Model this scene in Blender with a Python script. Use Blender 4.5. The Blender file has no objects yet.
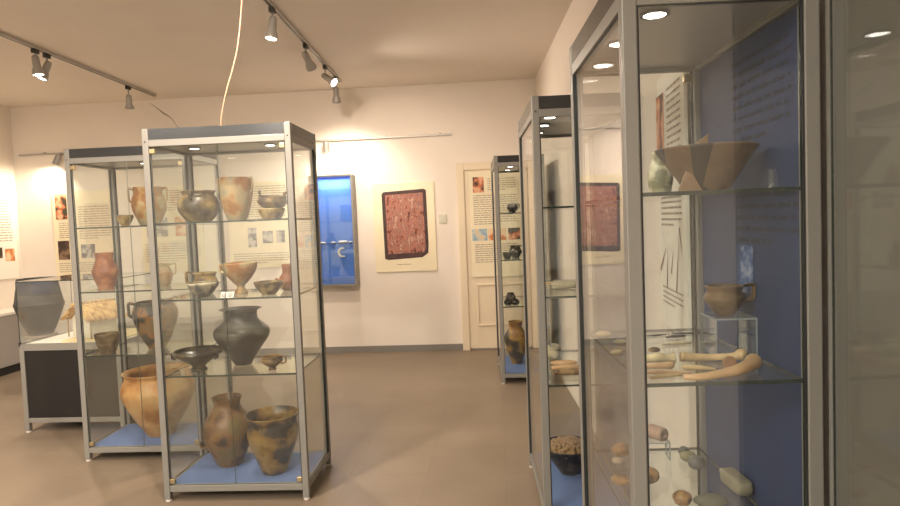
import bpy, bmesh, math, random
from mathutils import Vector, Matrix, noise
random.seed(7)
S = bpy.context.scene
COL = S.collection

# ------------------------------------------------------------------ camera
FPX, YAW, PITCH, ROLL, EYE = 637.62, 0.0752, -0.0513, -0.0392, 1.4589
def camera():
    fw = Vector((-math.sin(YAW)*math.cos(PITCH), math.cos(YAW)*math.cos(PITCH), math.sin(PITCH)))
    rt = Vector((math.cos(YAW), math.sin(YAW), 0)); up = rt.cross(fw)
    r2 = math.cos(ROLL)*rt + math.sin(ROLL)*up
    u2 = -math.sin(ROLL)*rt + math.cos(ROLL)*up
    cd = bpy.data.cameras.new('camera'); co = bpy.data.objects.new('camera', cd); COL.objects.link(co)
    cd.sensor_fit = 'HORIZONTAL'; cd.sensor_width = 36; cd.lens = FPX/900*36
    cd.clip_start = 0.02; cd.clip_end = 60
    m = Matrix((r2, u2, -fw)).transposed().to_4x4(); m.translation = (0, 0, EYE)
    co.matrix_world = m
    S.camera = co
camera()

# ------------------------------------------------------------------ world, lights, exposure
w = bpy.data.worlds.new('world'); S.world = w; w.use_nodes = True
w.node_tree.nodes['Background'].inputs[0].default_value = (1, .82, .64, 1)
w.node_tree.nodes['Background'].inputs[1].default_value = .05
S.view_settings.view_transform = 'Standard'; S.view_settings.look = 'None'
S.view_settings.gamma = 1; S.view_settings.use_curve_mapping = False
S.view_settings.exposure = 0.52
try:
    S.cycles.transparent_max_bounces = 64
    S.cycles.max_bounces = 10; S.cycles.diffuse_bounces = 5; S.cycles.glossy_bounces = 6
    S.cycles.caustics_reflective = False; S.cycles.caustics_refractive = False
    S.cycles.sample_clamp_indirect = 6
except Exception: pass
WARM = (1, .815, .655)
WARMER = (1, .74, .48)
def area(name, loc, size, power, color=WARM, rot=(0, 0, 0)):
    l = bpy.data.lights.new(name, 'AREA'); l.shape = 'RECTANGLE'; l.size, l.size_y = size
    l.energy = power; l.color = color
    o = bpy.data.objects.new(name, l); COL.objects.link(o); o.location = loc; o.rotation_euler = rot
    return o
# unseen fill lights added under the ceiling behind the camera
area('rear_fill', (-3.6, -0.6, 2.93), (1.2, .6), 75, (1, .95, .86))
area('rear_fill', (-2.1, -1.3, 2.93), (1.2, .6), 135, (1, .95, .86))

def spot(name, loc, direction, power, angle=60, blend=.6, color=WARM, radius=.03, parent=None):
    l = bpy.data.lights.new(name, 'SPOT'); l.energy = power; l.color = color
    l.spot_size = math.radians(angle); l.spot_blend = blend; l.shadow_soft_size = radius
    o = bpy.data.objects.new(name, l); COL.objects.link(o)
    o.rotation_mode = 'QUATERNION'; o.rotation_quaternion = Vector(direction).to_track_quat('-Z', 'Y')
    o.location = loc
    if parent: o.parent = parent
    return o

# ------------------------------------------------------------------ materials
def mat(name, col, rough=.5, metal=0, spec=.5, bump=0, bscale=40, var=0, vscale=6, alpha=None):
    m = bpy.data.materials.new(name); m.use_nodes = True; n = m.node_tree.nodes; L = m.node_tree.links
    b = n['Principled BSDF']
    b.inputs['Base Color'].default_value = (*col, 1); b.inputs['Roughness'].default_value = rough
    b.inputs['Metallic'].default_value = metal; b.inputs['Specular IOR Level'].default_value = spec
    if var or bump:
        tc = n.new('ShaderNodeTexCoord')
    if var:
        t = n.new('ShaderNodeTexNoise'); t.inputs['Scale'].default_value = vscale; t.inputs['Detail'].default_value = 4
        L.new(tc.outputs['Object'], t.inputs['Vector'])
        r = n.new('ShaderNodeValToRGB'); r.color_ramp.elements[0].position = .3; r.color_ramp.elements[1].position = .7
        r.color_ramp.elements[0].color = (*[max(0, c*(1-var)) for c in col], 1)
        r.color_ramp.elements[1].color = (*[min(1, c*(1+var)) for c in col], 1)
        L.new(t.outputs['Fac'], r.inputs['Fac']); L.new(r.outputs['Color'], b.inputs['Base Color'])
    if bump:
        t2 = n.new('ShaderNodeTexNoise'); t2.inputs['Scale'].default_value = bscale; t2.inputs['Detail'].default_value = 3
        L.new(tc.outputs['Object'], t2.inputs['Vector'])
        bp = n.new('ShaderNodeBump'); bp.inputs['Strength'].default_value = bump; bp.inputs['Distance'].default_value = .01
        L.new(t2.outputs['Fac'], bp.inputs['Height']); L.new(bp.outputs['Normal'], b.inputs['Normal'])
    return m

def clay(name, stops, scale=7, rough=.5, spec=.4, bump=.25, stretch=(1, 1, 1), detail=3, hard=False):
    """fired clay: noise-driven colour patches; stops = [(pos, rgb), ...]"""
    m = bpy.data.materials.new(name); m.use_nodes = True; n = m.node_tree.nodes; L = m.node_tree.links
    b = n['Principled BSDF']; b.inputs['Roughness'].default_value = rough; b.inputs['Specular IOR Level'].default_value = spec
    tc = n.new('ShaderNodeTexCoord'); mp = n.new('ShaderNodeMapping'); mp.inputs['Scale'].default_value = stretch
    oi = n.new('ShaderNodeObjectInfo'); ad = n.new('ShaderNodeVectorMath'); ad.operation = 'ADD'
    ml = n.new('ShaderNodeMath'); ml.operation = 'MULTIPLY'; ml.inputs[1].default_value = 5.0
    L.new(oi.outputs['Random'], ml.inputs[0]); L.new(tc.outputs['Object'], mp.inputs['Vector'])
    L.new(mp.outputs['Vector'], ad.inputs[0]); L.new(ml.outputs[0], ad.inputs[1])
    t = n.new('ShaderNodeTexNoise'); t.inputs['Scale'].default_value = scale*1.6; t.inputs['Detail'].default_value = detail
    L.new(ad.outputs[0], t.inputs['Vector'])
    r = n.new('ShaderNodeValToRGB'); e = r.color_ramp.elements
    if hard: r.color_ramp.interpolation = 'CONSTANT'
    while len(e) < len(stops): e.new(.5)
    for k, (p, c) in enumerate(stops): e[k].position = .5+(p-.5)*.55; e[k].color = (*c, 1)
    L.new(t.outputs['Fac'], r.inputs['Fac']); L.new(r.outputs['Color'], b.inputs['Base Color'])
    t2 = n.new('ShaderNodeTexNoise'); t2.inputs['Scale'].default_value = 60; t2.inputs['Detail'].default_value = 4
    L.new(tc.outputs['Object'], t2.inputs['Vector'])
    bp = n.new('ShaderNodeBump'); bp.inputs['Strength'].default_value = bump; bp.inputs['Distance'].default_value = .004
    L.new(t2.outputs['Fac'], bp.inputs['Height']); L.new(bp.outputs['Normal'], b.inputs['Normal'])
    return m

def sherd_clay(name, stops, scale=12, rough=.55):
    """a mended pot: sherds of different colours with hard seams"""
    m = bpy.data.materials.new(name); m.use_nodes = True; n = m.node_tree.nodes; L = m.node_tree.links
    b = n['Principled BSDF']; b.inputs['Roughness'].default_value = rough
    tc = n.new('ShaderNodeTexCoord')
    v = n.new('ShaderNodeTexVoronoi'); v.inputs['Scale'].default_value = scale
    L.new(tc.outputs['Object'], v.inputs['Vector'])
    sp = n.new('ShaderNodeSeparateColor'); L.new(v.outputs['Color'], sp.inputs[0])
    r = n.new('ShaderNodeValToRGB'); r.color_ramp.interpolation = 'CONSTANT'; e = r.color_ramp.elements
    while len(e) < len(stops): e.new(.5)
    for k, (p, c) in enumerate(stops): e[k].position = p; e[k].color = (*c, 1)
    L.new(sp.outputs[0], r.inputs['Fac'])
    t = n.new('ShaderNodeTexNoise'); t.inputs['Scale'].default_value = 30
    L.new(tc.outputs['Object'], t.inputs['Vector'])
    mx = n.new('ShaderNodeMixRGB'); mx.blend_type = 'OVERLAY'; mx.inputs[0].default_value = .35
    L.new(r.outputs['Color'], mx.inputs[1]); L.new(t.outputs['Fac'], mx.inputs[2])
    L.new(mx.outputs[0], b.inputs['Base Color'])
    return m

def glass_mat(name, tint=(1, 1, 1), ior=1.5):
    m = bpy.data.materials.new(name); m.use_nodes = True; n = m.node_tree.nodes; L = m.node_tree.links
    n.clear(); out = n.new('ShaderNodeOutputMaterial')
    tr = n.new('ShaderNodeBsdfTransparent'); tr.inputs[0].default_value = (*tint, 1)
    gl = n.new('ShaderNodeBsdfGlossy'); gl.inputs['Roughness'].default_value = 0.0; gl.inputs[0].default_value = (1, 1, 1, 1)
    g = n.new('ShaderNodeNewGeometry')
    ma = n.new('ShaderNodeMath'); ma.operation = 'MULTIPLY_ADD'
    ma.inputs[1].default_value = 1/ior - ior; ma.inputs[2].default_value = ior
    L.new(g.outputs['Backfacing'], ma.inputs[0])
    fr = n.new('ShaderNodeFresnel'); L.new(ma.outputs[0], fr.inputs['IOR'])
    mx = n.new('ShaderNodeMixShader'); L.new(fr.outputs[0], mx.inputs[0])
    L.new(tr.outputs[0], mx.inputs[1]); L.new(gl.outputs[0], mx.inputs[2]); L.new(mx.outputs[0], out.inputs[0])
    return m

def emit(name, col, s):
    m = bpy.data.materials.new(name); m.use_nodes = True; n = m.node_tree.nodes; L = m.node_tree.links
    n.clear(); out = n.new('ShaderNodeOutputMaterial'); e = n.new('ShaderNodeEmission')
    e.inputs[0].default_value = (*col, 1); e.inputs[1].default_value = s; L.new(e.outputs[0], out.inputs[0])
    return m

M = {}
M['wall'] = mat('wall_plaster', (.80, .735, .66), .9, spec=.2, bump=.12, bscale=18, var=.03, vscale=1.5)
M['ceil'] = mat('ceiling_plaster', (.80, .735, .66), .92, spec=.2, bump=.1, bscale=12, var=.03, vscale=1.2)
M['skirt'] = mat('grey_skirting', (.21, .20, .185), .5)
M['alu'] = mat('satin_aluminium', (.235, .23, .21), .40, metal=.2, spec=.5)
M['fascia'] = mat('charcoal_laminate', (.022, .024, .026), .22)
M['inner_top'] = mat('grey_steel_sheet', (.52, .51, .48), .35, metal=.3)
M['blue'] = mat('blue_felt_board', (.13, .205, .42), .85, spec=.2, var=.08, vscale=5)
M['blueback'] = mat('blue_back_board', (.022, .044, .125), .6, var=.06, vscale=3)
M['nicheblue'] = mat('bright_blue_board', (.10, .23, .64), .85)
M['glass'] = glass_mat('clear_glass', (.962, .976, .968), 1.54)
M['shelfglass'] = glass_mat('shelf_glass', (.96, .985, .97))
M['edge'] = mat('green_glass_edge', (.014, .028, .024), .15)
M['panelglass'] = glass_mat('dull_panel_glass', (.98, .98, .97), 1.36)
M['seam'] = mat('ground_glass_edge', (.33, .36, .32), .3)
M['acryl'] = glass_mat('clear_acrylic', (.97, .985, .985), 1.49)
M['acryledge'] = mat('acrylic_edge', (.26, .32, .34), .2)
M['black'] = mat('black_plastic', (.02, .02, .02), .45)
M['blackpanel'] = mat('black_panel', (.018, .017, .016), .5, spec=.25, var=.1, vscale=3)
M['foot'] = mat('foot_plastic', (.62, .58, .52), .5)
M['brass'] = mat('hinge_brass', (.42, .33, .18), .35, metal=.8)
M['spotgrey'] = mat('grey_lamp_housing', (.36, .345, .32), .42, metal=.35)
M['track'] = mat('grey_track', (.46, .43, .39), .45, metal=.2)
M['lamp'] = emit('lit_lamp_face', (1, .92, .8), 14)
M['lampoff'] = mat('lamp_glass', (.55, .5, .44), .2)
M['down'] = emit('lit_downlight', (1, .93, .82), 9)
M['cream'] = mat('cream_poster', (.83, .745, .54), .6, var=.02, vscale=3)
M['white'] = mat('white_poster', (.86, .83, .76), .55)
M['door'] = mat('cream_door_paint', (.76, .65, .48), .45, var=.02, vscale=3)
M['ink'] = mat('printed_ink', (.36, .31, .25), .7)
M['ink2'] = mat('printed_ink_dark', (.06, .055, .06), .7)
M['inkblue'] = mat('printed_ink_on_blue', (.028, .036, .07), .7)
M['counter'] = mat('grey_counter', (.36, .34, .32), .55, var=.04, vscale=3)
M['countertop'] = mat('pale_counter_top', (.80, .76, .70), .4)
M['slab'] = mat('dark_slab', (.05, .04, .035), .4)
M['sand'] = mat('sand_board', (.72, .58, .33), .9, bump=.3, bscale=90, var=.12, vscale=14)
M['cable'] = mat('cable_white', (.48, .31, .21), .6)
M['switch'] = mat('switch_plastic', (.60, .58, .47), .35)
M['beige'] = mat('beige_board', (.12, .12, .105), .6)

def floor_mat():
    m = bpy.data.materials.new('grey_floor_tiles'); m.use_nodes = True; n = m.node_tree.nodes; L = m.node_tree.links
    b = n['Principled BSDF']; tc = n.new('ShaderNodeTexCoord')
    br = n.new('ShaderNodeTexBrick'); br.offset = 0; br.inputs['Scale'].default_value = 1
    br.inputs['Brick Width'].default_value = .45; br.inputs['Row Height'].default_value = .45
    br.inputs['Mortar Size'].default_value = .003; br.inputs['Mortar Smooth'].default_value = .5
    br.inputs['Color1'].default_value = (.200, .157, .113, 1); br.inputs['Color2'].default_value = (.212, .167, .120, 1)
    br.inputs['Mortar'].default_value = (.182, .142, .104, 1)
    L.new(tc.outputs['Object'], br.inputs['Vector'])
    t = n.new('ShaderNodeTexNoise'); t.inputs['Scale'].default_value = 2.2; t.inputs['Detail'].default_value = 5
    L.new(tc.outputs['Object'], t.inputs['Vector'])
    mx = n.new('ShaderNodeMixRGB'); mx.blend_type = 'OVERLAY'; mx.inputs[0].default_value = .22
    L.new(br.outputs['Color'], mx.inputs[1]); L.new(t.outputs['Fac'], mx.inputs[2]); L.new(mx.outputs[0], b.inputs['Base Color'])
    b.inputs['Roughness'].default_value = .42; b.inputs['Specular IOR Level'].default_value = .4
    return m
M['floor'] = floor_mat()

# ------------------------------------------------------------------ mesh helpers
def link(name, bm, mats, parent=None, smooth=False, loc=None, rot=None):
    me = bpy.data.meshes.new(name); bm.normal_update(); bm.to_mesh(me); bm.free()
    for m in (mats if isinstance(mats, (list, tuple)) else [mats]): me.materials.append(m)
    if smooth:
        for p in me.polygons: p.use_smooth = True
    o = bpy.data.objects.new(name, me); COL.objects.link(o)
    if parent: o.parent = parent
    if loc is not None: o.location = loc
    if rot is not None: o.rotation_euler = rot
    return o
def tag(o, label=None, cat=None, group=None, kind=None):
    if label: o['label'] = label
    if cat: o['category'] = cat
    if group: o['group'] = group
    if kind: o['kind'] = kind
    return o
def empty(name, loc, rz=0):
    o = bpy.data.objects.new(name, None); COL.objects.link(o); o.location = loc; o.rotation_euler = (0, 0, rz)
    o.empty_display_size = .1
    return o
def add_box(bm, x0, x1, y0, y1, z0, z1, mi=0, bevel=0):
    vs = [bm.verts.new((x, y, z)) for z in (z0, z1) for y in (y0, y1) for x in (x0, x1)]
    fs = [(0, 2, 3, 1), (4, 5, 7, 6), (0, 1, 5, 4), (2, 6, 7, 3), (0, 4, 6, 2), (1, 3, 7, 5)]
    out = []
    for f in fs:
        q = bm.faces.new([vs[i] for i in f]); q.material_index = mi; out.append(q)
    if bevel:
        es = list({e for f in out for e in f.edges})
        bmesh.ops.bevel(bm, geom=es, offset=bevel, segments=2, affect='EDGES', profile=.5)
    return out
def box(name, m, dims, parent=None, bevel=0, **k):
    bm = bmesh.new(); add_box(bm, *dims, bevel=bevel); return link(name, bm, m, parent, **k)
def pane(name, dims, parent=None, gm=None, em=None):
    """a sheet of glass: two big clear faces and green edges"""
    bm = bmesh.new(); fs = add_box(bm, *dims)
    ar = sorted([f.calc_area() for f in fs], reverse=True)
    for f in fs: f.material_index = 0 if f.calc_area() >= ar[1]*.999 else 1
    return link(name, bm, [gm or M['glass'], em or M['edge']], parent)
def crom(pts, n=6):
    P = [Vector(p) for p in pts]; P = [2*P[0]-P[1]] + P + [2*P[-1]-P[-2]]; out = []
    for i in range(1, len(P)-2):
        a, b, c, d = P[i-1], P[i], P[i+1], P[i+2]
        for k in range(n):
            t = k/n
            out.append(.5*((2*b)+(c-a)*t+(2*a-5*b+4*c-d)*t*t+(3*b-a-3*c+d)*t**3))
    out.append(P[-2]); return out
def add_lathe(bm, prof, seg=48, wob=0, seed=0, caps=(True, True), mi=0):
    rings = []
    for (r, z) in prof:
        ring = []
        for k in range(seg):
            a = 2*math.pi*k/seg
            rr = r*(1+wob*noise.noise(Vector((math.cos(a)*1.2+seed, math.sin(a)*1.2, z*6))))
            ring.append(bm.verts.new((rr*math.cos(a), rr*math.sin(a), z)))
        rings.append(ring)
    for i in range(len(rings)-1):
        for k in range(seg):
            f = bm.faces.new((rings[i][k], rings[i][(k+1) % seg], rings[i+1][(k+1) % seg], rings[i+1][k])); f.material_index = mi
    if caps[0]: bm.faces.new(list(reversed(rings[0]))).material_index = mi
    if caps[1]: bm.faces.new(rings[-1]).material_index = mi
def add_tube(bm, path, radii, seg=12, n=6, flat=None, capend=True, mi=0):
    pts = crom(path, n); m_ = len(pts)
    if not isinstance(radii, (list, tuple)): radii = [radii]*len(path)
    rr = [v.x for v in crom([(r, 0, 0) for r in radii], n)]
    up = Vector((.13, .21, .97)).normalized(); rings = []
    for i, p in enumerate(pts):
        t = (pts[min(i+1, m_-1)]-pts[max(i-1, 0)]).normalized()
        x = up.cross(t)
        if x.length < 1e-4: x = Vector((1, 0, 0)).cross(t)
        x.normalize(); y = t.cross(x); up = y
        fl = flat or (1, 1)
        rings.append([bm.verts.new(p + x*rr[i]*fl[0]*math.cos(2*math.pi*k/seg) + y*rr[i]*fl[1]*math.sin(2*math.pi*k/seg)) for k in range(seg)])
    for i in range(m_-1):
        for k in range(seg):
            bm.faces.new((rings[i][k], rings[i][(k+1) % seg], rings[i+1][(k+1) % seg], rings[i+1][k])).material_index = mi
    if capend:
        bm.faces.new(list(reversed(rings[0]))).material_index = mi; bm.faces.new(rings[-1]).material_index = mi

# ------------------------------------------------------------------ the room
XL, YB, ZC, YR = -5.59, 7.09, 2.965, -2.6
RW = -.0483                                       # the right wall runs slightly askew
def rwx(y): return .74 + RW*(y-1.4)
tag(box('floor', M['floor'], (-5.8, 1.4, YR-.2, YB+.2, -.1, 0)), kind='structure')
tag(box('ceiling', M['ceil'], (-5.8, 1.4, YR-.2, YB+.2, ZC, ZC+.1)), kind='structure')
tag(box('wall_back', M['wall'], (-5.8, 1.4, YB, YB+.15, 0, ZC)), kind='structure')
tag(box('wall_left', M['wall'], (XL-.15, XL, YR, YB, 0, ZC)), kind='structure')
tag(box('wall_rear', M['wall'], (-5.8, 1.4, YR-.15, YR, 0, ZC)), kind='structure')
bm = bmesh.new()
y0, y1 = YR, YB
v = [bm.verts.new(p) for p in ((rwx(y0), y0, 0), (rwx(y1), y1, 0), (rwx(y1)+.15, y1, 0), (rwx(y0)+.15, y0, 0),
                               (rwx(y0), y0, ZC), (rwx(y1), y1, ZC), (rwx(y1)+.15, y1, ZC), (rwx(y0)+.15, y0, ZC))]
for f in ((0, 1, 2, 3), (7, 6, 5, 4), (0, 4, 5, 1), (1, 5, 6, 2), (2, 6, 7, 3), (3, 7, 4, 0)): bm.faces.new([v[i] for i in f])
bmesh.ops.recalc_face_normals(bm, faces=bm.faces)
tag(link('wall_right', bm, M['wall']), kind='structure')
tag(box('baseboard_back', M['skirt'], (XL+.012, -.425, YB-.012, YB, 0, .07)), kind='structure')
tag(box('baseboard_left', M['skirt'], (XL, XL+.012, YR, YB, 0, .07)), kind='structure')

# crack in the plaster above the left cabinets, a thin darker strip
bm = bmesh.new()
add_tube(bm, [(-3.90, YB, 2.93), (-3.80, YB, 2.85), (-3.74, YB, 2.80), (-3.66, YB, 2.745), (-3.585, YB, 2.64), (-3.50, YB, 2.58)], [.002, .006, .010, .005, .003, .001], seg=6, n=4)
tag(link('wall_crack', bm, mat('crack_tone', (.38, .31, .25), .9)), 'thin dark diagonal crack in the plaster below the left ceiling track', 'crack', kind='structure')

# ------------------------------------------------------------------ printed posters
def words(bm, x0, x1, ztop, rows, pitch, ht=.36, y=-.002, last=.6, jag=.05):
    """rows of unreadable small print as rows of dashes on the plane y"""
    for r in range(rows):
        z = ztop - r*pitch; x = x0
        xe = x1 - random.random()*jag*(x1-x0)
        if r == rows-1: xe = x0 + (x1-x0)*last
        while x < xe - pitch*.4:
            wl = min(random.uniform(.7, 2.8)*pitch, xe-x)
            vs = [bm.verts.new(q) for q in ((x, y, z-ht*pitch), (x+wl, y, z-ht*pitch), (x+wl, y, z), (x, y, z))]
            bm.faces.new(vs); x += wl + pitch*.35
def picture(name, parent, x0, x1, z0, z1, m, y=-.002):
    bm = bmesh.new()
    bm.faces.new([bm.verts.new(q) for q in ((x0, y, z0), (x1, y, z0), (x1, y, z1), (x0, y, z1))])
    return link(name, bm, m, parent)
def board(name, loc, wdt, hgt, m, label, rz=0, th=.012, cat='poster'):
    """a poster: local x runs along the wall, z up, its printed face looks to -y"""
    o = box(name, m, (-wdt/2, wdt/2, 0, th, 0, hgt)); o.location = loc; o.rotation_euler = (0, 0, rz)
    return tag(o, label, cat)
def text(parent, *blocks, m=None):
    for b in blocks:
        bm = bmesh.new(); words(bm, *b); link('text_block', bm, m or M['ink'], parent)

# painting print
p = board('art_print', (-1.03, YB-.014, .905), .69, .99, M['cream'], 'large cream-bordered print of a dark reddish old painting on the back wall', th=.013, cat='print')
def painting_mat():
    m = bpy.data.materials.new('old_red_painting'); m.use_nodes = True; n = m.node_tree.nodes; L = m.node_tree.links
    b = n['Principled BSDF']; b.inputs['Roughness'].default_value = .6; tc = n.new('ShaderNodeTexCoord')
    mp = n.new('ShaderNodeMapping'); mp.inputs['Scale'].default_value = (1.6, 1, .8); L.new(tc.outputs['Object'], mp.inputs[0])
    t = n.new('ShaderNodeTexNoise'); t.inputs['Scale'].default_value = 9; t.inputs['Detail'].default_value = 8; t.inputs['Roughness'].default_value = .72
    L.new(mp.outputs[0], t.inputs['Vector'])
    r = n.new('ShaderNodeValToRGB'); e = r.color_ramp.elements
    for k, (q, c) in enumerate([(.34, (.035, .018, .018)), (.42, (.16, .04, .03)), (.48, (.48, .20, .14)), (.53, (.20, .085, .07)), (.60, (.58, .34, .25)), (.70, (.10, .065, .06))]):
        if k > 1: e.new(q)
        e[k].position = q; e[k].color = (*c, 1)
    L.new(t.outputs['Fac'], r.inputs['Fac'])
    L.new(r.outputs['Color'], b.inputs['Base Color'])
    return m
M['painting'] = painting_mat()
M['paintedge'] = mat('painting_dark_border', (.055, .026, .024), .6, var=.4, vscale=14)
bm = bmesh.new()
bm.faces.new([bm.verts.new(q) for q in ((-.235, -.002, .15), (-.20, -.002, .135), (.19, -.002, .155), (.255, -.002, .20), (.262, -.002, .30), (.255, -.002, .90), (.23, -.002, .915), (-.225, -.002, .895), (-.245, -.002, .87))])
link('painting_border', bm, M['paintedge'], p)
bm = bmesh.new()
bm.faces.new([bm.verts.new(q) for q in ((-.20, -.004, .20), (.21, -.004, .21), (.228, -.004, .26), (.218, -.004, .875), (-.205, -.004, .86))])
link('printed_painting', bm, M['painting'], p)
text(p, (-.10, .06, .085, 1, .016, .5, -.002, 1))

im = lambda nm, a, b_, c, sc=7: clay(nm, [(.35, a), (.5, b_), (.65, c)], sc, .6, bump=0)
IM_red = im('photo_red', (.06, .05, .03), (.55, .16, .07), (.75, .42, .25))
IM_dark = im('photo_dark', (.05, .03, .02), (.14, .08, .05), (.25, .16, .10))
IM_grey = im('photo_grey', (.15, .15, .16), (.30, .29, .29), (.55, .52, .48), 8)
IM_orange = im('photo_orange', (.55, .18, .06), (.70, .35, .16), (.80, .60, .38))
IM_blue = im('photo_blue', (.30, .42, .50), (.55, .62, .62), (.75, .55, .30), 9)

# back wall posters behind the left cabinets
p = board('text_poster', (-4.78, YB-.014, .985), .74, .98, M['cream'], 'cream text poster with a red picture, nearest the left corner of back wall')
picture('printed_picture', p, -.33, -.19, .66, .95, IM_red); picture('printed_picture', p, -.33, -.19, .19, .41, IM_dark)
picture('printed_picture', p, -.05, .12, .20, .36, IM_grey)
text(p, (-.30, -.10, .62, 8, .024), (-.06, .33, .80, 14, .028), (-.33, .33, .15, 5, .024))
p = board('text_poster', (-3.72, YB-.014, 1.0), .74, .98, M['cream'], 'cream text poster seen through the rear left cabinet, middle of back wall')
text(p, (-.33, .33, .93, 9, .028), (-.33, .33, .32, 8, .028)); picture('printed_picture', p, -.30, -.05, .40, .62, IM_grey); picture('printed_picture', p, .04, .30, .40, .62, IM_orange)
p = board('text_poster', (-2.68, YB-.014, 1.0), .74, .98, M['cream'], 'cream text poster left of the blue wall niche, seen through front cabinet')
text(p, (-.33, .33, .93, 15, .026), (-.33, .33, .17, 5, .026))
picture('printed_picture', p, -.15, -.05, .24, .46, IM_grey); picture('printed_picture', p, .02, .14, .28, .42, IM_grey); picture('printed_picture', p, .18, .28, .28, .42, IM_grey)

# poster on the left wall: its face looks to +x
p = board('text_poster', (XL+.014, 6.64, .99), .78, .93, M['white'], 'white text poster on the left wall by the corner', rz=math.pi/2)
text(p, (-.33, .33, .86, 16, .030)); picture('printed_picture', p, .05, .16, .24, .36, IM_dark); picture('printed_picture', p, .20, .34, .20, .34, IM_orange); picture('printed_picture', p, -.30, -.05, .18, .36, IM_red)

# ------------------------------------------------------------------ back wall: door, switch, niche
d = box('door_1', M['door'], (-.345, .375, YB-.03, YB-.002, .02, 2.0)); tag(d, kind='structure')
bm = bmesh.new()
for (a0, a1, z0, z1) in ((-.425, -.345, 0, 2.08), (.375, .445, 0, 2.08), (-.345, .375, 2.0, 2.08)):
    add_box(bm, a0, a1, YB-.05, YB, z0, z1, bevel=.006)
    
tag(link('door_frame', bm, M['door'], d), None)
bm = bmesh.new()
for (a0, a1, z0, z1) in ((-.25, .28, .27, .74), (-.25, .28, .86, 1.9)):
    for b_ in ((a0, a1, z0, z0+.02), (a0, a1, z1-.02, z1), (a0, a0+.02, z0+.02, z1-.02), (a1-.02, a1, z0+.02, z1-.02)):
        add_box(bm, b_[0], b_[1], YB-.043, YB-.03, b_[2], b_[3], bevel=.004)
link('panel_moulding', bm, M['door'], d)
p = board('text_poster', (-.01, YB-.048, .82), .56, 1.16, M['cream'], 'cream text poster with small colour photos hanging on the cream door', th=.01)
picture('printed_picture', p, -.24, -.12, .93, 1.10, IM_red)
for x0, x1, im_ in ((-.27, -.10, IM_blue), (-.09, 0, IM_orange), (.03, .11, IM_orange), (.13, .26, IM_red)): picture('printed_picture', p, x0, x1, .40, .53, im_)
text(p, (-.08, .24, 1.08, 6, .024), (-.24, .24, .90, 14, .024), (-.24, .24, .36, 9, .024))

sw = box('light_switch', M['switch'], (-.645, -.555, YB-.012, YB, 1.43, 1.53), bevel=.003)
tag(sw, 'square cream light switch on the wall between the print and the door', 'switch')
box('rocker', M['switch'], (-.628, -.572, YB-.019, YB-.012, 1.45, 1.51), sw, bevel=.002)

n_ = empty('wall_showcase', (-1.81, YB, .80)); tag(n_, 'small blue-lined glazed showcase hung on the back wall', 'showcase')
NW, NH, ND = .225, 1.19, .16
bm = bmesh.new()
add_box(bm, -NW, NW, -.01, -.002, 0, NH); add_box(bm, -NW, -NW+.008, -ND, -.01, 0, NH); add_box(bm, NW-.008, NW, -ND, -.01, 0, NH)
add_box(bm, -NW+.008, NW-.008, -ND, -.01, 0, .008); add_box(bm, -NW+.008, NW-.008, -ND, -.01, NH-.008, NH)
link('lining', bm, M['nicheblue'], n_)
bm = bmesh.new()
for b_ in ((-NW-.02, -NW, -.015, NH+.015), (NW, NW+.02, -.015, NH+.015), (-NW, NW, -.02, 0), (-NW, NW, NH, NH+.02)):
    add_box(bm, b_[0], b_[1], -ND-.012, -.002, b_[2], b_[3])
link('frame', bm, M['alu'], n_)
pane('glass_front', (-NW+.002, NW-.002, -ND-.006, -ND-.002, .002, NH-.002), n_)
pane('shelf', (-NW+.01, NW-.01, -ND+.02, -.012, .445, .451), n_, M['shelfglass'])
box('base_shelf', mat('niche_base', (.07, .18, .55), .6), (-NW+.01, NW-.01, -ND+.02, -.012, .01, .07), n_)
area('showcase_fill', (-1.81, YB-.09, 1.975), (.38, .08), 2.2, (.85, .92, 1))  # added fill light; the showcase has no lamp of its own
M['bone_white'] = mat('pale_bone', (.80, .76, .68), .5, bump=.2, bscale=50)

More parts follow.
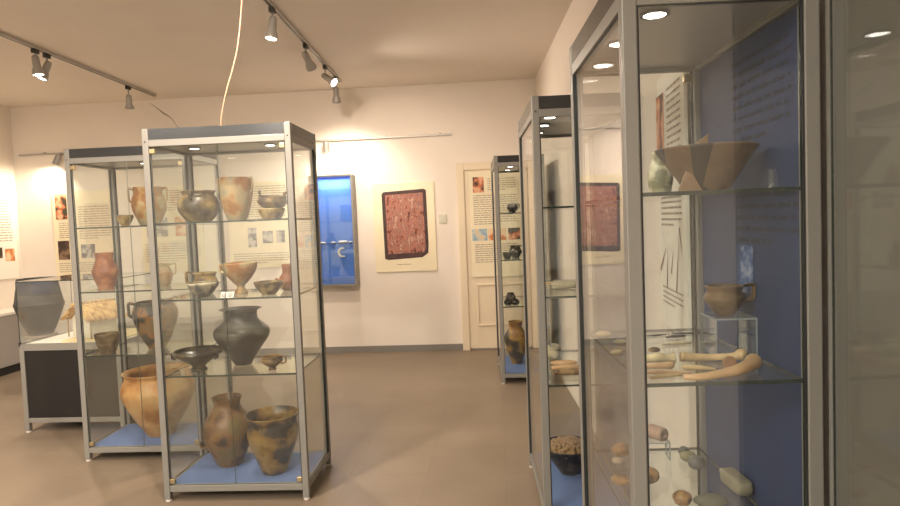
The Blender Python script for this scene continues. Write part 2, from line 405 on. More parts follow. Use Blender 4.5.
# ------------------------------------------------------------------ display cabinets
CW, CD, CH, CDL = .792, .433, 2.0, .50
SHELFA = (1.503, 1.076, .680)
SHELF = (1.503, 1.093, .683); BASE = .091
CAB = {'one': (-1.8397, 3.2405, .019), 'two': (-2.6955, 3.8416, .019), 'A': (.2830, 1.4212, .0433), 'B': (.173, 2.9035, .0433), 'C': (-.0075, 5.5551, .0433)}
def W(c, a, b, z):
    x, y, r = CAB[c]
    return Vector((x + a*math.cos(r) - b*math.sin(r), y + a*math.sin(r) + b*math.cos(r), z))
def cabinet(c, label, side_row=False, lights=(), power=6, length=CW, width=CD):
    x, y, r = CAB[c]; t = empty('display_cabinet', (x, y, 0), r); tag(t, label, 'cabinet', 'glass display cabinets')
    w, d = (width, length) if side_row else (CW, CDL); P = .033
    bm_ = None
    for (px, py) in ((0, 0), (w-P, 0), (0, d-P), (w-P, d-P)):
        bm = bmesh.new(); add_box(bm, px, px+P, py, py+P, .014, CH, bevel=.003); po = link('post', bm, M['alu'], t)
        bm = bmesh.new(); add_lathe(bm, [(.016, 0), (.018, .003), (.018, .010), (.010, .014)], 16)
        link('foot', bm, M['foot'], po, loc=(px+P/2, py+P/2, 0))
        for zz in (1.93,):
            bm = bmesh.new(); add_lathe(bm, [(.0045, 0), (.0045, .0015), (.002, .002)], 10)
            link('screw', bm, M['black'], po, loc=(px+P/2, py if py == 0 else py+P, zz), rot=((math.pi/2) if py == 0 else -math.pi/2, 0, 0))
    q = P-.004
    sides = ((P, w-P, .002, q), (P, w-P, d-q, d-.002), (.002, q, P, d-P), (w-q, w-.002, P, d-P))
    for (a0, a1, b0, b1) in sides:
        box('base_rail', M['alu'], (a0, a1, b0, b1, .055, .090), t, bevel=.002)
        box('top_rail', M['alu'], (a0, a1, b0, b1, 1.905, 1.94), t, bevel=.002)
        box('fascia', M['fascia'], (a0, a1, b0+.003, b1-.003, 1.94, 1.998), t)
    box('top_board', M['fascia'], (q, w-q, q, d-q, 1.98, 1.992), t)
    box('inner_top', M['inner_top'], (q, w-q, q, d-q, 1.918, 1.926), t)
    box('base_board', M['blue'], (q, w-q, q, d-q, .075, BASE), t)
    for z in (SHELFA if c == 'A' else SHELF):
        pane('shelf', (P+.001, w-P-.001, .0175, d-.0175, z-.009, z), t, M['shelfglass'])
    z0, z1 = .092, 1.904
    for (px, py) in ((P, .003), (w-P-.004, .003), (P, d-.017), (w-P-.004, d-.017)):
        box('seal', M['black'], (px, px+.004, py, py+.014, z0, z1), t)
    for (px, py) in ((.003, P), (.003, d-P-.004)) + (() if side_row else ((w-.017, P), (w-.017, d-P-.004))):
        box('seal', M['black'], (px, px+.014, py, py+.004, z0, z1), t)
    def front(yy):
        pane('glass_pane', (P+.005, w-P-.005, yy, yy+.005, z0, z1), t)
    def side(xx):
        pane('glass_pane', (xx, xx+.005, P+.005, d-P-.005, z0, z1), t)
    if side_row:
        front(.009); front(d-.014); side(.009)
        bb = box('back_board', M['blueback'], (w-.016, w-.010, P+.001, d-P-.001, z0, z1), t)
        hinges = [(w-P-.030, d-.030, 1.868), (w-P-.030, d-.030, .10)]
    else:
        for s in ((P+.005, w/2-.001), (w/2+.001, w-P-.005)): pane('glass_door', (s[0], s[1], .006, .011, z0+.004, z1-.004), t, None, M['seam'])
        front(d-.014); side(.009); side(w-.014); bb = None
        hinges = [(P+.002, .000, 1.868), (w-P-.030, .000, 1.868), (P+.002, .000, .10), (w-P-.030, .000, .10)]
    for (hx, hy, hz) in hinges: box('hinge', M['brass'], (hx, hx+.028, hy, hy+.018, hz, hz+.026), t, bevel=.003)
    for k, (a, b) in enumerate(lights):
        bm = bmesh.new(); add_lathe(bm, [(.034, -.002), (.034, .004), (.026, .006), (.026, -.002)], 28, caps=(False, False))
        dl = link('downlight', bm, M['alu'], t, loc=(a, b, 1.912))
        bm = bmesh.new(); add_lathe(bm, [(.025, -.001), (.025, .002)], 28); link('lamp_lens', bm, M['down'], dl)
        spot('downlight_beam', W(c, a, b, 1.905), (0, 0, -1), power, 130, .9, (1, .96, .89), .03)
    return t, bb

cab1, _ = cabinet('one', 'tall glass display cabinet of pottery standing foremost on the left', lights=((.18, .22), (.61, .22)), power=3.2)
cab2, _ = cabinet('two', 'tall glass display cabinet behind and left of the foremost left one', lights=((.40, .22),), power=3.5)
cabA, backA = cabinet('A', 'tall blue-backed glass cabinet of bones and stones nearest the camera, right', True, lights=((.10, .10), (.075, .34), (.08, .58)), power=1.3, length=.70, width=.42)
cabB, backB = cabinet('B', 'tall glass cabinet along the right wall, middle one of the right row', True, lights=((.09, .08), (.09, .33), (.09, .60)), power=1.2)
cabC, backC = cabinet('C', 'narrow-fronted glass cabinet beside the cream door, farthest of the right row', True, lights=((.15, .15), (.15, .55)), power=2.5)

# print on the blue back board of the nearest cabinet (its face looks to -x)
def side_words(parent, x, b0, b1, ztop, rows, pitch, m, ht=.42, nm='text_block'):
    bm = bmesh.new(); words(bm, 0, b1-b0, ztop, rows, pitch, ht, 0, .6)
    for vv in bm.verts: vv.co = Vector((x, b1 - vv.co.x, vv.co.z))
    return link(nm, bm, m, parent)
side_words(backA, .42-.0175, .08, .42, 1.86, 8, .030, M['inkblue'], .38)
side_words(backA, .42-.0175, .06, .40, 1.50, 5, .030, M['inkblue'], .38)
bm = bmesh.new(); bm.faces.new([bm.verts.new(q) for q in (((.42-.0175), .30, 1.23), ((.42-.0175), .40, 1.23), ((.42-.0175), .40, 1.36), ((.42-.0175), .30, 1.36))])
link('printed_picture', bm, clay('photo_blue_pot', [(.4, (.03, .07, .2)), (.55, (.09, .16, .36)), (.7, (.3, .36, .5))], 12, .6, bump=0), backA)

# white poster on the right wall between the two nearer right cabinets
pw = .60
p = board('text_poster', (rwx(2.57)-.014, 2.57, 1.0), pw, 1.0, M['white'], 'white poster of bone tools on right wall between the two nearer cabinets', rz=-math.pi/2 - math.atan(RW)*-1)
text(p, (.03, .26, .93, 13, .026), (-.10, .26, .50, 5, .022), (-.1, .26, .16, 4, .02))
picture('printed_picture', p, -.24, -.02, .62, .93, IM_red)
bm = bmesh.new()
for a0, a1, r in (((-.14, .22), (-.02, .32), .010), ((-.02, .16), (.01, .36), .008), ((.06, .22), (.10, .32), .008), ((.14, .16), (.20, .40), .008), ((.20, .40), (.25, .28), .009)):
    dx, dz = a1[0]-a0[0], a1[1]-a0[1]; L_ = math.hypot(dx, dz); nx, nz = -dz/L_*r, dx/L_*r
    bm.faces.new([bm.verts.new(q) for q in ((a0[0]-nx, -.002, a0[1]-nz), (a1[0], -.002, a1[1]), (a0[0]+nx, -.002, a0[1]+nz))])
link('printed_picture', bm, mat('photo_bone_tools', (.22, .12, .10), .6), p)

# glazed panel on the right wall, nearest the camera: mirrors the room
gp = empty('glazed_wall_panel', W('A', .42+.010, -.006, 0), .075); tag(gp, 'tall glazed beige wall panel with metal edge at the far right edge', 'panel')
box('backing', M['beige'], (.010, .016, -.48, -.012, .09, 2.6), gp)
pane('glass_pane', (0, .005, -.48, -.012, .09, 2.6), gp, M['panelglass'])
box('edge_strip', M['alu'], (-.002, .018, -.012, 0, 0, 2.6), gp)
box('base_strip', M['alu'], (-.002, .018, -.48, -.012, 0, .09), gp)

# ------------------------------------------------------------------ pottery
def vessel(name, loc, R, h, prof, m, label, cat, group=None, t=.007, wob=.02, n=5, rz=0, tilt=(0, 0)):
    """prof: outer outline as (radius/R, height/h) from foot to rim"""
    out = [(v.x, v.y) for v in crom([(a*R, b*h, 0) for a, b in prof], n)]
    inner = [(max(r-t, .004), z) for r, z in reversed(out) if z > t*1.4]
    rim = out[-1]; full = out + [(rim[0]-t*.5, rim[1]+t*.25)] + inner
    fl = max(t, inner[-1][1]*.9); full.append((max(inner[-1][0]*.6, .003), fl)); 
    bm = bmesh.new(); add_lathe(bm, full, 56, wob, random.random()*9)
    bmesh.ops.recalc_face_normals(bm, faces=bm.faces)
    o = link(name, bm, m, smooth=True); o.location = Vector(loc) + Vector((0, 0, .0006)); o.rotation_euler = (tilt[0], tilt[1], rz)
    return tag(o, label, cat, group)
def handle(v, path, r, m=None, flat=(1.5, .8), nm='handle'):
    bm = bmesh.new(); add_tube(bm, path, r, 10, 8, flat)
    return link(nm, bm, m or v.data.materials[0], v, smooth=True)
def loop_handle(v, ang, r0, z0, r1, z1, out, rad=.006, m=None, nm='handle'):
    """strap handle in the vertical plane at angle ang from wall point (r0,z0) to (r1,z1), bulging by out"""
    c, s = math.cos(ang), math.sin(ang); rm = max(r0, r1)+out
    P = [(r0*.96, z0), (rm*.93+r0*.07, z0+(z0-z1)*.12), (rm, z0*.62+z1*.38), (rm*.85+r1*.15, z0*.2+z1*.8), (r1*.96, z1)]
    return handle(v, [(a*c, a*s, z) for a, z in P], rad, m, nm=nm)

ochre, orange, tan, brown, dk, olive, greyc = (0.346, 0.198, 0.050), (0.349, 0.128, 0.031), (0.356, 0.238, 0.112), (0.131, 0.065, 0.028), (0.030, 0.026, 0.023), (0.171, 0.134, 0.045), (0.134, 0.119, 0.097)
C_gold = clay('olive_brown_clay', [(.34, (0.049, 0.038, 0.022)), (.48, (0.133, 0.101, 0.048)), (.6, (0.149, 0.090, 0.042)), (.72, (0.246, 0.193, 0.076))], 8, .32)
C_tan = clay('tan_clay', [(.35, (0.251, 0.103, 0.022)), (.47, (0.359, 0.204, 0.071)), (.55, (0.375, 0.279, 0.145)), (.7, (0.283, 0.246, 0.157))], 6, .5)
C_darkbrown = clay('dark_brown_clay', [(.35, (0.035, 0.022, 0.013)), (.5, (0.093, 0.056, 0.025)), (.66, (0.188, 0.112, 0.037))], 10, .45)
C_black = clay('black_burnished_clay', [(.38, (0.008, 0.007, 0.006)), (.54, (0.022, 0.020, 0.016)), (.68, (0.076, 0.060, 0.027))], 7, .28)
C_greyblack = clay('grey_black_clay', [(.35, (0.018, 0.017, 0.015)), (.52, (0.040, 0.039, 0.033)), (.7, (0.084, 0.080, 0.065))], 5, .38)
C_red = clay('red_clay', [(.35, (0.210, 0.062, 0.022)), (.55, (0.328, 0.114, 0.040)), (.7, (0.381, 0.175, 0.071))], 8, .5)
C_goblet = clay('orange_buff_clay', [(.38, (0.314, 0.129, 0.033)), (.5, (0.400, 0.237, 0.089)), (.64, (0.422, 0.318, 0.171))], 7, .4)
C_cream = clay('yellow_brown_clay', [(.35, (0.082, 0.050, 0.019)), (.52, (0.246, 0.152, 0.045)), (.66, (0.348, 0.260, 0.110))], 9, .45)
C_jar = clay('brown_jar_clay', [(.32, (0.031, 0.019, 0.011)), (.45, (0.119, 0.058, 0.022)), (.57, (0.187, 0.098, 0.037)), (.7, (0.139, 0.100, 0.039))], 5, .38)
C_bucket = clay('mottled_ochre_clay', [(.32, (0.019, 0.014, 0.009)), (.43, (0.120, 0.066, 0.016)), (.55, (0.189, 0.104, 0.019)), (.70, (0.248, 0.163, 0.050))], 5.5, .33)
C_big = clay('orange_storage_clay', [(.33, (0.299, 0.126, 0.030)), (.5, (0.468, 0.238, 0.074)), (.68, (0.536, 0.334, 0.142))], 3.2, .45)
C_beaker = clay('grey_brown_clay', [(.35, (0.071, 0.047, 0.026)), (.55, (0.131, 0.090, 0.048)), (.7, (0.180, 0.133, 0.074))], 12, .55)
C_sherdjar = clay('patched_grey_orange_clay', [(.38, (0.054, 0.048, 0.038)), (.47, (0.108, 0.085, 0.061)), (.53, (0.266, 0.125, 0.042)), (.7, (0.208, 0.142, 0.072))], 6, .45)
C_urn = clay('grey_blue_urn_clay', [(.35, (0.021, 0.022, 0.024)), (.55, (0.037, 0.038, 0.038)), (.7, (0.054, 0.054, 0.051))], 5, .5)

# --- foremost left cabinet, top shelf
v = vessel('globular_pot', W('one', .185, .22, SHELF[0]), .113, .172, [(.42, 0), (.62, .05), (.93, .33), (1, .56), (.90, .76), (.77, .86), (.76, .92), (.84, 1)], C_gold, 'squat golden-brown round-bellied pot at left of the top shelf, front cabinet', 'pot')
loop_handle(v, -1.5, .090, .155, .104, .120, .012)
v = vessel('tall_beaker', W('one', .393, .24, SHELF[0]), .096, .238, [(.50, 0), (.55, .03), (.76, .28), (.93, .58), (1, .78), (.95, .92), (.97, 1)], C_tan, 'tall tan two-handled beaker at the middle of the top shelf, front cabinet', 'beaker')
loop_handle(v, -.25, .090, .225, .090, .150, .022, .007); loop_handle(v, math.pi-.2, .090, .225, .090, .150, .018, .007)
v = vessel('shallow_dish', W('one', .618, .16, SHELF[0]), .073, .056, [(.62, 0), (.70, .08), (.9, .55), (1, 1)], C_cream, 'low yellow-brown dish under the dark boat-shaped bowl on the top shelf', 'dish')
v = vessel('lugged_bowl', W('one', .622, .16, SHELF[0]+.058), .080, .068, [(.55, 0), (.78, .18), (1, .48), (.92, .8), (.95, 1)], C_darkbrown, 'dark brown lugged bowl set on the low dish, top shelf of front cabinet', 'bowl', tilt=(0, .06))
handle(v, [(-.045, -.055, .060), (-.052, -.060, .088), (-.044, -.056, .085)], .006, nm='lug')
handle(v, [(.070, -.02, .065), (.080, -.02, .085), (.066, -.02, .080)], .006, nm='lug')
# second shelf
v = vessel('jug', W('one', .170, .28, SHELF[1]), .072, .122, [(.45, 0), (.55, .05), (.95, .36), (1, .5), (.86, .74), (.80, .85), (.92, 1)], C_cream, 'small buff jug with a tall loop handle at left of second shelf', 'jug')
loop_handle(v, math.pi+.1, .062, .118, .070, .05, .035, .0075)
vessel('dark_bowl', W('one', .225, .12, SHELF[1]), .078, .078, [(.34, 0), (.42, .04), (.80, .5), (1, .88), (.98, 1)], clay('smoked_grey_clay', [(.36, (.05, .05, .05)), (.5, (.20, .18, .14)), (.68, (.46, .40, .27))], 9, .45), 'conical grey bowl with pale rim in front of the buff jug', 'bowl')
v = vessel('goblet', W('one', .387, .25, SHELF[1]), .096, .172, [(.40, 0), (.38, .06), (.24, .16), (.25, .26), (.52, .42), (.86, .68), (.98, .88), (1, 1)], C_goblet, 'orange-buff footed goblet with a loop handle, middle of second shelf', 'goblet')
loop_handle(v, math.pi-.1, .092, .155, .084, .115, .026, .0065)
for k, (a, b, rz, lb) in enumerate(((.375, .05, .1, 'tiny white label tent left of its twin before the goblet'), (.415, .045, -.15, 'tiny white label tent right of its twin before the goblet'))):
    bm = bmesh.new()
    pr = [(-.018, -.014, 0), (-.018, .012, 0), (-.018, 0, .030)]; A_ = [bm.verts.new(q) for q in pr]; B_ = [bm.verts.new((.018, q[1], q[2])) for q in pr]
    bm.faces.new(A_); bm.faces.new(B_[::-1])
    for i in range(3): bm.faces.new((A_[i], B_[i], B_[(i+1) % 3], A_[(i+1) % 3]))
    bmesh.ops.recalc_face_normals(bm, faces=bm.faces)
    o = link('label_tent', bm, M['white'], loc=W('one', a, b, SHELF[1]+.0006), rot=(0, 0, rz)); tag(o, lb, 'label', 'label tents')
    bm = bmesh.new(); words(bm, -.013, .013, .021, 3, .007, .5, 0, .7)
    for vv in bm.verts: vv.co.y = -.0142+.014*vv.co.z/.030*1.0 - .0004
    link('text_block', bm, M['ink2'], o)
v = vessel('handled_bowl', W('one', .585, .14, SHELF[1]), .079, .070, [(.42, 0), (.5, .05), (.85, .55), (1, .92), (1, 1)], C_cream, 'low cream-rimmed bowl with side handle at right of second shelf', 'bowl')
loop_handle(v, -.25, .078, .062, .066, .035, .016, .005)
v = vessel('red_jar', W('one', .640, .32, SHELF[1]), .056, .150, [(.5, 0), (.75, .1), (1, .34), (.86, .52), (.60, .66), (.58, .8), (.64, 1)], C_red, 'small red-clay jar with lug at the right rear of second shelf', 'jar')
handle(v, [(-.052, -.015, .062), (-.066, -.018, .068), (-.052, -.016, .042)], .007, nm='lug')
# third shelf
v = vessel('black_footed_bowl', W('one', .163, .152, SHELF[2]), .134, .112, [(.33, 0), (.34, .08), (.28, .22), (.55, .48), (.90, .76), (1, .86), (.97, 1)], C_black, 'black burnished wide bowl on a small foot, left of third shelf', 'bowl')
loop_handle(v, math.pi+.35, .123, .098, .121, .07, .012, .007); loop_handle(v, -.3, .123, .098, .121, .07, .010, .007)
vessel('shouldered_vase', W('one', .368, .272, SHELF[2]), .155, .318, [(.30, 0), (.33, .03), (.58, .22), (.93, .46), (1, .56), (.96, .64), (.72, .75), (.60, .82), (.58, .93), (.63, .975), (.76, 1)], C_greyblack, 'large dark grey broad-shouldered vase with flared neck on third shelf', 'vase')
v = vessel('small_cup', W('one', .593, .11, SHELF[2]), .058, .074, [(.36, 0), (.38, .08), (.34, .2), (.72, .42), (1, .68), (.92, .86), (.98, 1)], C_darkbrown, 'small brown footed cup with ring handle at right of third shelf', 'cup')
loop_handle(v, -.1, .054, .068, .054, .034, .026, .0055)
# base
v = vessel('two_lugged_jar', W('one', .245, .30, BASE), .137, .396, [(.46, 0), (.50, .02), (.76, .20), (.97, .40), (1, .52), (.92, .66), (.66, .80), (.54, .87), (.55, .94), (.64, 1)], C_jar, 'tall brown narrow-necked jar with side lugs on the cabinet base', 'jar')
handle(v, [(-.108, -.045, .152), (-.136, -.055, .150), (-.134, -.055, .122), (-.100, -.043, .118)], .013, nm='lug'); handle(v, [(.108, .03, .152), (.136, .035, .150), (.134, .035, .122), (.100, .03, .118)], .013, nm='lug')
vessel('bucket_pot', W('one', .553, .176, BASE), .153, .330, [(.42, 0), (.45, .02), (.60, .20), (.80, .46), (.91, .64), (.91, .76), (.87, .86), (.93, .94), (1, 1)], C_bucket, 'mottled ochre wide-mouthed pot at right on the front cabinet base', 'pot', t=.009)

# --- rear left cabinet
vessel('small_bowl', W('two', .294, .13, SHELF[0]), .052, .070, [(.42, 0), (.6, .2), (.95, .7), (1, 1)], C_cream, 'small ochre bowl on the top shelf of the rear left cabinet', 'bowl')
v = vessel('two_handled_pot', W('two', .395, .25, SHELF[0]), .108, .252, [(.5, 0), (.60, .05), (.92, .36), (1, .56), (.93, .72), (.82, .84), (.86, 1)], C_tan, 'ochre two-handled pot on the top shelf of the rear left cabinet', 'pot')
loop_handle(v, math.pi+.5, .088, .235, .100, .150, .018, .008); loop_handle(v, .2, .088, .235, .100, .15, .018, .008)
vessel('biconical_jar', W('two', .102, .19, SHELF[1]), .081, .240, [(.60, 0), (.62, .04), (.86, .28), (1, .47), (.92, .58), (.70, .78), (.66, .88), (.74, 1)], C_red, 'slender reddish biconical jar at left on the second shelf, rear left cabinet', 'jar')
v = vessel('ochre_jug', W('two', .455, .28, SHELF[1]), .052, .150, [(.6, 0), (.7, .05), (1, .4), (.9, .68), (.68, .84), (.76, 1)], C_goblet, 'small ochre jug at right on the second shelf, rear left cabinet', 'jug')
loop_handle(v, 0.1, .042, .14, .05, .07, .028, .006)
vessel('conical_beaker', W('two', .134, .11, SHELF[2]), .075, .126, [(.58, 0), (.62, .03), (.84, .45), (.97, .85), (1, 1)], C_beaker, 'plain grey-brown conical beaker on the third shelf, rear left cabinet', 'beaker')
v = vessel('large_patched_jar', W('two', .40, .235, SHELF[2]), .142, .312, [(.34, 0), (.40, .03), (.72, .30), (.95, .60), (1, .76), (.90, .90), (.80, .95), (.82, 1)], C_sherdjar, 'large patched grey and orange jar on the third shelf, rear left cabinet', 'jar')
loop_handle(v, math.pi+.6, .118, .300, .138, .215, .020, .012)
vessel('storage_pot', W('two', .380, .25, BASE), .234, .435, [(.34, 0), (.37, .02), (.60, .22), (.90, .52), (1, .68), (.98, .78), (.89, .90), (.88, .95), (.94, 1)], C_big, 'huge orange storage pot on the base of the rear left cabinet', 'pot', t=.011)

# --- farthest right cabinet
v = vessel('dark_cup', W('C', .160, .20, SHELF[0]), .050, .078, [(.5, 0), (.9, .4), (1, .65), (.85, .9), (.9, 1)], clay('silvery_dark_clay', [(.4, (.03, .03, .028)), (.55, (.12, .11, .1)), (.66, (.45, .42, .37))], 14, .3), 'silvery dark cup on the top shelf of the cabinet by the door', 'cup')
loop_handle(v, -.4, .042, .07, .045, .03, .018, .006)
v = vessel('dark_jug', W('C', .180, .30, SHELF[1]), .060, .112, [(.5, 0), (.85, .3), (1, .5), (.75, .8), (.85, 1)], C_black, 'dark jug on the second shelf of the cabinet by the door', 'jug')
loop_handle(v, -.3, .052, .105, .055, .05, .022, .006)
vessel('dark_dish', W('C', .095, .14, SHELF[1]), .042, .060, [(.6, 0), (.9, .6), (1, 1)], C_black, 'small black dish beside the dark jug in the cabinet by door', 'dish')
for k, (a, b, z, r, lb) in enumerate(((.085, .12, 0, .036, 'black ring-shaped vessel at left of the clustered group'), (.150, .12, 0, .038, 'black ring-shaped vessel at right of the clustered group'), (.115, .19, 0, .045, 'black ring-shaped vessel at the back of the clustered group'))):
    vessel('ring_vessel', W('C', a, b, SHELF[2]), r, .05 if k < 2 else .10, [(.6, 0), (1, .35), (.95, .7), (.7, .9), (.75, 1)], C_black, lb, 'vessel', 'clustered black vessels')
v = vessel('painted_vase', W('C', .165, .42, BASE), .108, .395, [(.42, 0), (.46, .03), (.78, .30), (1, .56), (.92, .70), (.58, .84), (.54, .90), (.62, 1)], clay('ochre_grey_clay', [(.36, (.07, .055, .04)), (.48, (.17, .13, .09)), (.56, (.46, .28, .07)), (.68, (.30, .16, .06))], 3.4, .4), 'tall ochre and grey vase at the bottom of the cabinet by door', 'vase')

# ------------------------------------------------------------------ stones, bones and tools
def stone(name, loc, dims, m, label, cat='stone', group=None, rz=0, ry=0, rough=.12, seed=None, sharp=1, sub=3):
    """irregular lump resting on its lowest point; dims = full width, depth, height"""
    bm = bmesh.new(); bmesh.ops.create_icosphere(bm, subdivisions=sub, radius=1)
    sd = seed if seed is not None else random.random()*50
    for v_ in bm.verts:
        p_ = v_.co.copy()
        if sharp != 1:
            p_ = Vector([math.copysign(abs(c)**sharp, c) for c in p_])
        p_ *= 1 + rough*noise.noise(p_*1.3+Vector((sd, 0, 0))) + rough*.4*noise.noise(p_*3.1+Vector((0, sd, 0)))
        v_.co = Vector((p_.x*dims[0]/2, p_.y*dims[1]/2, p_.z*dims[2]/2))
    bmesh.ops.rotate(bm, verts=bm.verts, matrix=Matrix.Rotation(ry, 3, 'Y'))
    zm = min(v_.co.z for v_ in bm.verts)
    for v_ in bm.verts: v_.co.z -= zm
    o = link(name, bm, m, smooth=True, loc=Vector(loc)+Vector((0, 0, .0006)), rot=(0, 0, rz)); return tag(o, label, cat, group)
def limb(name, pts, radii, m, label, cat='bone', seg=14, flat=None, group=None):
    """a bone or stick through world points"""
    o0 = Vector(pts[0]); bm = bmesh.new(); add_tube(bm, [Vector(q)-o0 for q in pts], radii, seg, 6, flat)
    o = link(name, bm, m, smooth=True, loc=o0); return tag(o, label, cat, group)
def riser(loc, dims, label, rz=0):
    t = empty('acrylic_riser', loc, rz); tag(t, label, 'stand'); a, b, h = dims; th = .004
    pane('top_plate', (-a/2, a/2, -b/2, b/2, h-th, h), t, M['acryl'], M['acryledge'])
    pane('side_plate', (-a/2, -a/2+th, -b/2, b/2, .0006, h-th), t, M['acryl'], M['acryledge'])
    pane('side_plate', (a/2-th, a/2, -b/2, b/2, .0006, h-th), t, M['acryl'], M['acryledge'])
    return t

S_dark = mat('dark_pebble', (.10, .10, .10), .5, bump=.3, bscale=60, var=.3, vscale=20)
S_dark2 = mat('slate_pebble', (0.128, 0.124, 0.116), .45, bump=.3, bscale=60, var=.25, vscale=25)
S_yellow = mat('yellow_green_stone', (0.254, 0.232, 0.130), .6, bump=.3, bscale=60, var=.2, vscale=20)
S_green = mat('greenish_stone', (0.130, 0.130, 0.091), .5, bump=.3, bscale=50, var=.25, vscale=16)
S_axe = mat('pale_axe_stone', (0.254, 0.232, 0.162), .55, bump=.3, bscale=50, var=.15, vscale=16)
S_shell = clay('orange_brown_stone', [(.38, (0.098, 0.049, 0.021)), (.52, (0.294, 0.154, 0.049)), (.68, (0.406, 0.238, 0.091))], 16, .4)
S_cream = mat('cream_flint', (0.475, 0.410, 0.274), .6, bump=.3, bscale=50, var=.15, vscale=18)
S_orange = mat('orange_flint', (.60, .36, .17), .5, bump=.2, bscale=50, var=.2, vscale=20)
S_weight = mat('pinkish_fired_clay', (0.360, 0.238, 0.180), .7, bump=.3, bscale=60, var=.15, vscale=20)
BONE = mat('yellow_bone', (0.645, 0.469, 0.244), .42, bump=.2, bscale=60, var=.2, vscale=18)
BONE2 = mat('orange_bone', (0.606, 0.391, 0.205), .38, bump=.2, bscale=50, var=.15, vscale=14)
BONE3 = mat('greyed_bone', (.55, .46, .27), .5, bump=.3, bscale=70, var=.25, vscale=25)
METAL = mat('dark_bronze_needle', (.06, .06, .065), .4, metal=.4)

# --- nearest right cabinet, top shelf: mended bowl, jug
MENDED = sherd_clay('mended_sherds', [(0, (0.179, 0.116, 0.067)), (.3, (0.038, 0.031, 0.024)), (.46, (0.187, 0.107, 0.058)), (.66, (0.024, 0.022, 0.020)), (.76, (0.161, 0.112, 0.067))], 8.5)
v = vessel('mended_bowl', W('A', .262, .240, SHELFA[0]), .126, .112, [(.38, 0), (.42, .04), (.62, .40), (.84, .76), (1, 1)], MENDED, 'wide conical bowl mended from tan and black sherds, top shelf nearest cabinet', 'bowl', wob=.03, t=.006)
bm = bmesh.new()
A_ = [bm.verts.new(q) for q in ((-.015, .11, .104), (.038, .104, .104), (.040, .101, .160), (.012, .108, .138))]
r_ = bmesh.ops.extrude_face_region(bm, geom=[bm.faces.new(A_)])
bmesh.ops.translate(bm, verts=[q for q in r_['geom'] if isinstance(q, bmesh.types.BMVert)], vec=(0, .007, 0)); bmesh.ops.recalc_face_normals(bm, faces=bm.faces)
link('rim_sherd', bm, mat('tan_sherd', (.27, .17, .09), .6, var=.15, vscale=30), v)
bm = bmesh.new()
A_ = [bm.verts.new(q) for q in ((-.035, 0, 0), (.026, .004, 0), (.006, .010, .045), (-.008, .012, .052))]
r_ = bmesh.ops.extrude_face_region(bm, geom=[bm.faces.new(A_)])
bmesh.ops.translate(bm, verts=[q for q in r_['geom'] if isinstance(q, bmesh.types.BMVert)], vec=(0, .008, 0)); bmesh.ops.recalc_face_normals(bm, faces=bm.faces)
tag(link('loose_sherd', bm, mat('loose_tan_sherd', (.31, .20, .12), .6, var=.15, vscale=30), loc=W('A', .188, .125, SHELFA[0]+.0006), rot=(-.12, 0, .1)), 'loose pinkish tan sherd propped before the mended bowl', 'sherd')
vessel('greenish_jug', W('A', .216, .475, SHELFA[0]), .036, .128, [(.62, 0), (.78, .06), (1, .36), (.96, .55), (.64, .80), (.58, .88), (.66, 1)], clay('green_white_clay', [(.36, (.16, .16, .09)), (.5, (.37, .36, .22)), (.66, (.60, .57, .42))], 16, .35), 'small mottled green jar behind the mended bowl at left', 'jar')
o = vessel('glass_cup', W('A', .387, .16, SHELFA[0]), .020, .048, [(.9, 0), (1, .05), (.75, .6), (.55, 1)], M['acryl'], 'small clear glass cup at right of the mended bowl', 'glass', t=.003)

# --- second shelf: cup on riser, bones
riser(W('A', .335, .302, SHELFA[1]), (.105, .12, .102), 'clear acrylic riser block under the brown handled cup')
C_cup = clay('amber_brown_clay', [(.36, (0.066, 0.036, 0.013)), (.52, (0.114, 0.069, 0.027)), (.68, (0.144, 0.093, 0.039))], 11, .33)
v = vessel('carinated_cup', W('A', .326, .302, SHELFA[1]+.102), .052, .078, [(.40, 0), (.45, .03), (.80, .34), (1, .56), (.93, .70), (.84, .82), (.94, 1)], C_cup, 'amber-brown sharp-shouldered cup with ring handle standing on the riser', 'cup')
loop_handle(v, -.05, .048, .075, .049, .036, .026, .0055)
z = SHELFA[1]
def P(a, b, dz): q = W('A', a, b, z+dz); return q
limb('curved_bone', [P(0.127, 0.033, .009), P(0.156, 0.023, .010), P(0.203, 0.033, .012), P(0.259, 0.053, .016), P(0.299, 0.083, .021), P(0.313, 0.100, .023), P(0.322, 0.110, .021)], [.0065, .008, .010, .013, .016, .0185, .011], BONE2, 'thick curved orange bone with round end at front of second shelf')
limb('long_bone', [P(0.184, 0.223, .012), P(0.199, 0.223, .010), P(0.254, 0.218, .009), P(0.309, 0.210, .011), P(0.329, 0.206, .016), P(0.337, 0.204, .013)], [.013, .012, .009, .010, .015, .010], BONE, 'straight yellowish long bone with knobbed end behind the curved one')
limb('ridged_bone', [P(0.049, 0.223, .012), P(0.069, 0.223, .012), P(0.094, 0.220, .011), P(0.124, 0.218, .013), P(0.144, 0.216, .011), P(0.166, 0.213, .013)], [.012, .012, .010, .013, .010, .013], BONE3, 'ridged greyish bone lying left of the long bone')
limb('bone_awl', [P(0.159, 0.136, .006), P(0.194, 0.128, .0055), P(0.232, 0.120, .003)], [.0065, .006, .0025], BONE, 'thin pointed bone awl lying between the long and curved bones')
limb('bone_point', [P(0.069, 0.153, .008), P(0.104, 0.150, .008), P(0.134, 0.146, .009), P(0.141, 0.145, .007)], [.007, .008, .009, .005], BONE2, 'pinkish blunt bone piece left of the thin awl')
limb('bone_stick', [P(0.056, 0.100, .005), P(0.096, 0.094, .006), P(0.161, 0.087, .004)], [.004, .0055, .003], BONE2, 'upper one of two slim crossing bone sticks at the left')
